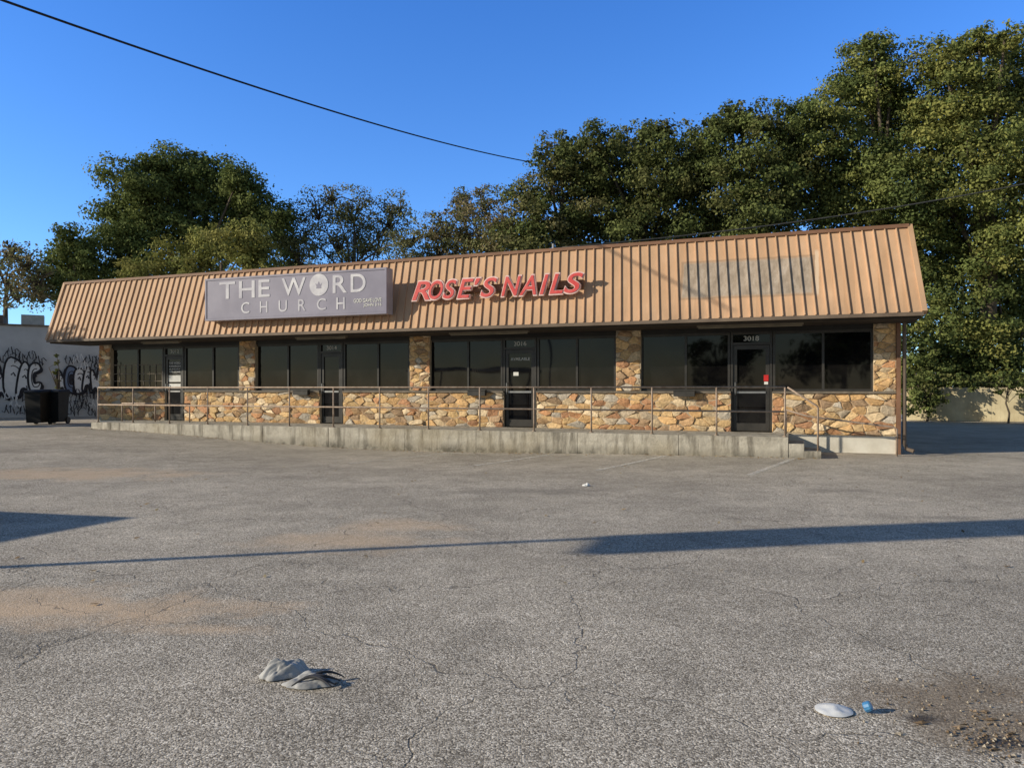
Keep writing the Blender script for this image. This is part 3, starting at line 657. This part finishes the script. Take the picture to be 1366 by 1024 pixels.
tree('long dark hedge rising behind the board fence',36.8,[(1225,530,22),(1262,520,22),(1300,516,20),(1340,514,22),(1380,512,24),(1210,500,26),(1280,490,24),(1410,490,34)],GD+GR,16,1.3,.13,.08,1300,name='hedge',cat='hedge',djit=.3)
tree('slim dark evergreen against the graffiti wall beside the bins',30.5,[(76,474,2.6),(76,484,3.4),(75,496,4),(76,508,4.4),(77,520,4.4)],GD,14,2.0,.08,.05,76,name='slim_evergreen',djit=.05,sub=12,core=.5)
tree('dark sprawling bush at the left end of the board fence',34.0,[(1230,528,20),(1252,528,13),(1214,540,18),(1238,545,12),(1222,508,20),(1248,506,17)],GD+GR,15,1.3,.11,.05,1236,name='bush',cat='bush',djit=.2,sub=20)
tree('trailing leafy vine hanging over the board fence',32.6,[(1282,507,9),(1300,509,9),(1320,510,10),(1338,508,11),(1354,513,11),(1368,506,12),(1382,514,12),(1298,517,5),(1332,522,5),(1362,526,6)],GR+GD,17,1.2,.11,.04,1345,name='vine',cat='plant',djit=.15,sub=16)
# unseen trees added behind the camera to give the shop windows reflections
def freetree(label,x,y,L,pal,seed,leaf,h_,group=None,dens=.8):
    T=thing('tree',(x,y,-.1),label,'tree',group)
    me,_=crown_mesh(L,dens,leaf,pal,seed,16,.8,.5); link('crown',me,M['leaf'],T)
    k=MB(); k.tube([(x,y,-.1),(x+.1,y,h_*.4),(x-.1,y,h_*.8)],[.28,.22,.08],8); k.build('trunk',M['bark'],T,True)
for i,(x,y,h_,r_) in enumerate(((-19,-30,6.5,3.2),(-9,-34,8.5,4.0),(2,-31,5.5,2.8),(13,-36,9.0,4.2),(24,-30,6.0,3.0),(36,-27,8.5,4.0),(50,-30,9.5,4.5))):
    rr=random.Random(40+i)
    L=[((x+rr.uniform(-1,1)*r_*.6,y+rr.uniform(-1,1)*r_*.5,h_*.55+rr.uniform(-.3,1)*h_*.4),r_*rr.uniform(.4,.6)) for q in range(7)]
    freetree('unseen tree number %s added for window reflections, counted from the left'%('one','two','three','four','five','six','seven')[i],x,y,L,GD+GR,60+i,.34,h_,'unseen trees added for window reflections')
# ---------------------------------------------------------------- light directions
EL=math.radians(20); AZ=math.radians(12); LH=Vector((math.cos(AZ),math.sin(AZ),0)); ct=1/math.tan(EL)
tq=W(23.7,0,0)-LH*11.0  # unseen tree, placed so that its crown shades the left pillar
freetree('unseen tree added beyond the left edge to shade the left end of the shop row',tq.x,tq.y,[((tq.x+a,tq.y+b,5.0+c),r) for a,b,c,r in((0,0,0,1.2),(.2,.3,-1.2,1.1),(-.3,-.2,1.0,1.1),(.4,-.3,-2.2,1.0))],GD,77,.2,5.2,None,1.6)
# ---------------------------------------------------------------- wires
def wire(name,p,q,sag,r,label,mat='wire'):
    pts=[]
    for i in range(25):
        f=i/24; a=Vector(p).lerp(Vector(q),f); a.z-=sag*4*f*(1-f); pts.append(a)
    k=MB(); k.tube(pts,r,6); return props(k.build(name,M[mat],None,True),label,'cable')
wire('power_cable',at(-60,-22,14),at(706,216,39.0),.35,.026,'thick black overhead cable crossing the blue sky from the upper left')
pe=W(U(738,.2),.2,5.22); wire('service_wire',at(1430,232,24),pe,.25,.02,'thin grey wire running from the roof edge towards the right trees','wirelight')
k=MB(); k.tube([pe-Vector((0,0,.3)),pe+Vector((0,0,.12))],.03,8); props(k.build('wire_mast',M['pole']),'short metal stub on the roof edge where the thin wire ends','mast')
# ---------------------------------------------------------------- shadow casters outside the frame (left of camera)
Bp=gp(812,717); Hb=4.6; pb=Bp-LH*(Hb*ct); bd=Vector((.38,.925,0)).normalized()
PS=thing('pole_sign',(pb.x,pb.y,0),'tall pole sign standing left of the parking lot','sign')
k=MB(); k.tube([(pb.x,pb.y,-.1),(pb.x,pb.y,7.9)],.055,10); k.build('pole',M['pole'],PS)
def WB(a,b,c): return pb+bd*a+Vector((bd.y,-bd.x,0))*b+Vector((0,0,c))
k=MB(); k.box(-.80,.06,-.12,.12,Hb,7.8,WB); k.build('board',M['white'],PS)
tp=gp(179,690); Hc=2.6; cr_=tp-LH*(Hc*ct); e1=Vector((-.974,.226,0)); e2=Vector((-.41,-.91,0))
CN=thing('added_canopy',(cr_.x,cr_.y,0),'unseen flat canopy on posts added left of the parking lot to cast a shadow','canopy')  # unseen canopy, added to cast the pointed ground shadow at the left
def WC(a,b,c): return Vector((cr_.x,cr_.y,0))+e1*a+e2*b+Vector((0,0,c))
k=MB(); k.box(0,7,0,4,Hc-.15,Hc,WC); k.build('roof_slab',M['white'],CN)
for a,b in((.6,.5),(6.4,.5),(.6,3.5),(6.4,3.5)):
    k=MB(); p=WC(a,b,0); k.tube([(p.x,p.y,-.1),(p.x,p.y,Hc-.152)],.06,8); k.build('post',M['pole'],CN)
# ---------------------------------------------------------------- litter
def crumple(name,cx,cy,w,d,h,seed,rot,mat,parent,nres=40,fold_=.9,edge_=.3,fine_=.15):
    rg=random.Random(seed); ox=rg.uniform(0,50); k=MB(); vs=[];fs=[]
    for j in range(nres+1):
        for i in range(nres+1):
            a=i/nres*2-1;b=j/nres*2-1; q=max(abs(a),abs(b)); l=math.hypot(a,b); 
            if l>0: a,b=a*q/l,b*q/l
            r=math.hypot(a,b); edge=1+edge_*noise.noise(Vector((a*1.6+ox,b*1.6,3)))+edge_*.3*noise.noise(Vector((a*5+ox,b*5,7)))
            fold=abs(noise.noise(Vector((a*2.0+ox+b*1.2,b*2.6-a,5))))
            z=h*max(0,(1-r**2.2))*((.35 if fold_>.5 else .8)+.5*noise.noise(Vector((a*1.6+ox,b*1.6,0)))+fold_*fold)+h*fine_*noise.noise(Vector((a*7+ox,b*7,1)))*(1-r**3)
            z=max(.003+.006*(1-r),z+.006); X=a*w/2*edge;Y=b*d/2*edge
            x=cx+X*math.cos(rot)-Y*math.sin(rot); y=cy+X*math.sin(rot)+Y*math.cos(rot); vs.append((x,y,G(x,y)+z))
    n=nres+1
    for j in range(nres):
        for i in range(nres): fs.append((j*n+i,j*n+i+1,(j+1)*n+i+1,(j+1)*n+i))
    k.add(vs,fs); return k.build(name,mat,parent,True)
g1=gp(380,900); g2=gp(414,912)
RG=thing('discarded_cloth',(g1.x,g1.y,g1.z),'two flattened grey scraps with dark straps lying on the asphalt at lower left','litter')
crumple('grey_piece',g1.x,g1.y,.27,.14,.075,3,.48,M['cloth'],RG,44,.42,.25,.06)
crumple('strapped_piece',g2.x,g2.y,.27,.14,.045,8,.1,M['cloth'],RG,44,.42,.28,.08)
for q in range(4):
    pts=[]; k=MB()
    for i in range(13):
        f=i/12; x=g2.x-.08+.21*f+.01*q; y=g2.y-.055+.03*q+.022*math.sin(f*4+q*1.3); pts.append((x,y,G(x,y)+.013+.038*math.sin(math.pi*f)))
    k.tube(pts,[.003+.005*math.sin(math.pi*i/12) for i in range(13)],6); k.build('dark_strap',M['clothdark'],RG,True)
g=gp(1112,948); pl_=crumple('plastic_lid',g.x,g.y,.165,.155,.016,14,.1,M['plate'],None,24,.12,.05,.03); props(pl_,'flattened oval white plastic lid lying on the asphalt at lower right','litter')
g=gp(1158,950); k=MB(); seg=24; prof=[(.001,0),(.021,.0),(.023,.004),(.022,.026),(.019,.031),(.001,.032)]; vs=[];fs=[]
ax=Vector((.75,-.45,.5)).normalized(); s1=ax.cross(Vector((0,0,1))).normalized(); s2=ax.cross(s1); c0=Vector((g.x-.012,g.y+.008,g.z+.02))
for r,z in prof: vs+=[c0+ax*z+(s1*math.cos(2*math.pi*i/seg)+s2*math.sin(2*math.pi*i/seg))*r*(1+.04*(i%2)) for i in range(seg)]
for j in range(len(prof)-1): fs+=[(j*seg+i,j*seg+(i+1)%seg,(j+1)*seg+(i+1)%seg,(j+1)*seg+i) for i in range(seg)]
k.add(vs,fs); props(k.build('bottle_cap',M['bluecap'],None,False),'small blue ridged bottle cap beside the white lid','litter')
g=gp(782,648); RG2=crumple('paper_scrap',g.x,g.y,.13,.11,.06,21,.3,M['plate'],None,nres=10); props(RG2,'small white paper scrap in the middle of the parking lot','litter')
# fallen leaves along the kerb
k=MB(); rl=random.Random(9)
for i in range(900):
    if rl.random()<.65:
        u=rl.uniform(1.6,23); n=PN+.02+abs(rl.gauss(0,.22)); p=W(u,n,0)
    else: p=Vector((rl.uniform(-14,14),rl.uniform(5,17),0))
    z=G(p.x,p.y)+.008; a=rl.uniform(0,6.28); s=rl.uniform(.02,.045); c=rl.choice([(.26,.17,.08),(.34,.24,.12),(.16,.11,.06),(.40,.32,.19)])
    v1=Vector((math.cos(a),math.sin(a),rl.uniform(-.2,.3)))*s; v2=Vector((-math.sin(a),math.cos(a),rl.uniform(0,.4)))*s*.55; p.z=z
    k.add([p-v1*.8,p-v2*.7+Vector((0,0,.005)),p+v1+Vector((0,0,.008)),p+v2],[(0,1,2,3)],c)
props(k.build('fallen_leaves',M['litter'],None,False,True),'dry brown leaves scattered along the kerb and the lot','leaves',kind='stuff')
# loose gravel, twigs and dirt crumbs at lower right
k=MB()
for i in range(480):
    far=rl.random()<.5
    g=gp((1285 if far else 1335)+rl.gauss(0,65 if far else 35),(935 if far else 985)+rl.gauss(0,28 if far else 16)); s=.0025+.007*rl.random()**3; c=rl.choice([(.20,.14,.09),(.30,.22,.15),(.10,.075,.05),(.42,.36,.28)])
    ex=3.5 if rl.random()<.12 else 1.0
    vs=[Vector((g.x+s*dx*ex*rl.uniform(.7,1.4),g.y+s*dy*rl.uniform(.7,1.4),g.z+max(0.0005,s*(dz+.7)*rl.uniform(.7,1.2)))) for dx,dy,dz in((1,0,0),(0,1,0),(-1,0,0),(0,-1,0),(0,0,.9),(0,0,-.7))]
    k.add(vs,[(0,1,4),(1,2,4),(2,3,4),(3,0,4),(1,0,5),(2,1,5),(3,2,5),(0,3,5)],c)
props(k.build('loose_gravel',M['litter'],None,False,True),'loose brown gravel and dirt crumbs at the lower right of the lot','gravel',kind='stuff')
print('LEAVES',NLEAF[0])
# ---------------------------------------------------------------- light, sky, camera
w=bpy.data.worlds.new('World'); S.world=w; w.use_nodes=True; nt=w.node_tree
sk=nt.nodes.new('ShaderNodeTexSky'); sk.sky_type='NISHITA'; sk.sun_disc=False; sk.sun_elevation=EL
sd=-LH; sk.sun_rotation=math.atan2(sd.x,sd.y)%(2*math.pi); sk.air_density=1.0; sk.dust_density=0.0; sk.ozone_density=4.0; sk.altitude=300
# blue tint towards the view, paler low down; elsewhere warmed to cut blue fill
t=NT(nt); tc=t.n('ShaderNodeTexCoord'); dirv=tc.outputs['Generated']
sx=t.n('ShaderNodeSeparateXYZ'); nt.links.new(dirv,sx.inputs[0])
view_side=t.mr(t.vmath('DOT_PRODUCT',dirv,(.05,1,-.35)),.1,.5)
view_tint=t.mix(t.mr(sx.outputs[2],.45,.05),(.58,1.08,1.72),(.90,1.18,1.55))
tint=t.mix(view_side,(.82,.71,.62),view_tint)
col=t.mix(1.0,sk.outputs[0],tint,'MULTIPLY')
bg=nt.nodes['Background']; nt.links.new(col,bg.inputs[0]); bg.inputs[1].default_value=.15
sl_=bpy.data.lights.new('sun','SUN'); sl_.energy=5.0; sl_.angle=math.radians(.5); sl_.color=(1,.90,.72)
so=bpy.data.objects.new('sun',sl_); COL.objects.link(so); ld=(LH*math.cos(EL)-Vector((0,0,math.sin(EL)))).normalized()
so.rotation_euler=ld.to_track_quat('-Z','Y').to_euler(); so.location=(-20,-5,15)
cd=bpy.data.cameras.new('camera'); cd.sensor_fit='HORIZONTAL'; cd.sensor_width=36; cd.lens=36*F/1366; cd.shift_y=(HZ-512)/1366; cd.clip_end=5000
co=bpy.data.objects.new('camera',cd); COL.objects.link(co); co.location=(0,0,EYE); co.rotation_euler=(math.radians(90),0,0); S.camera=co
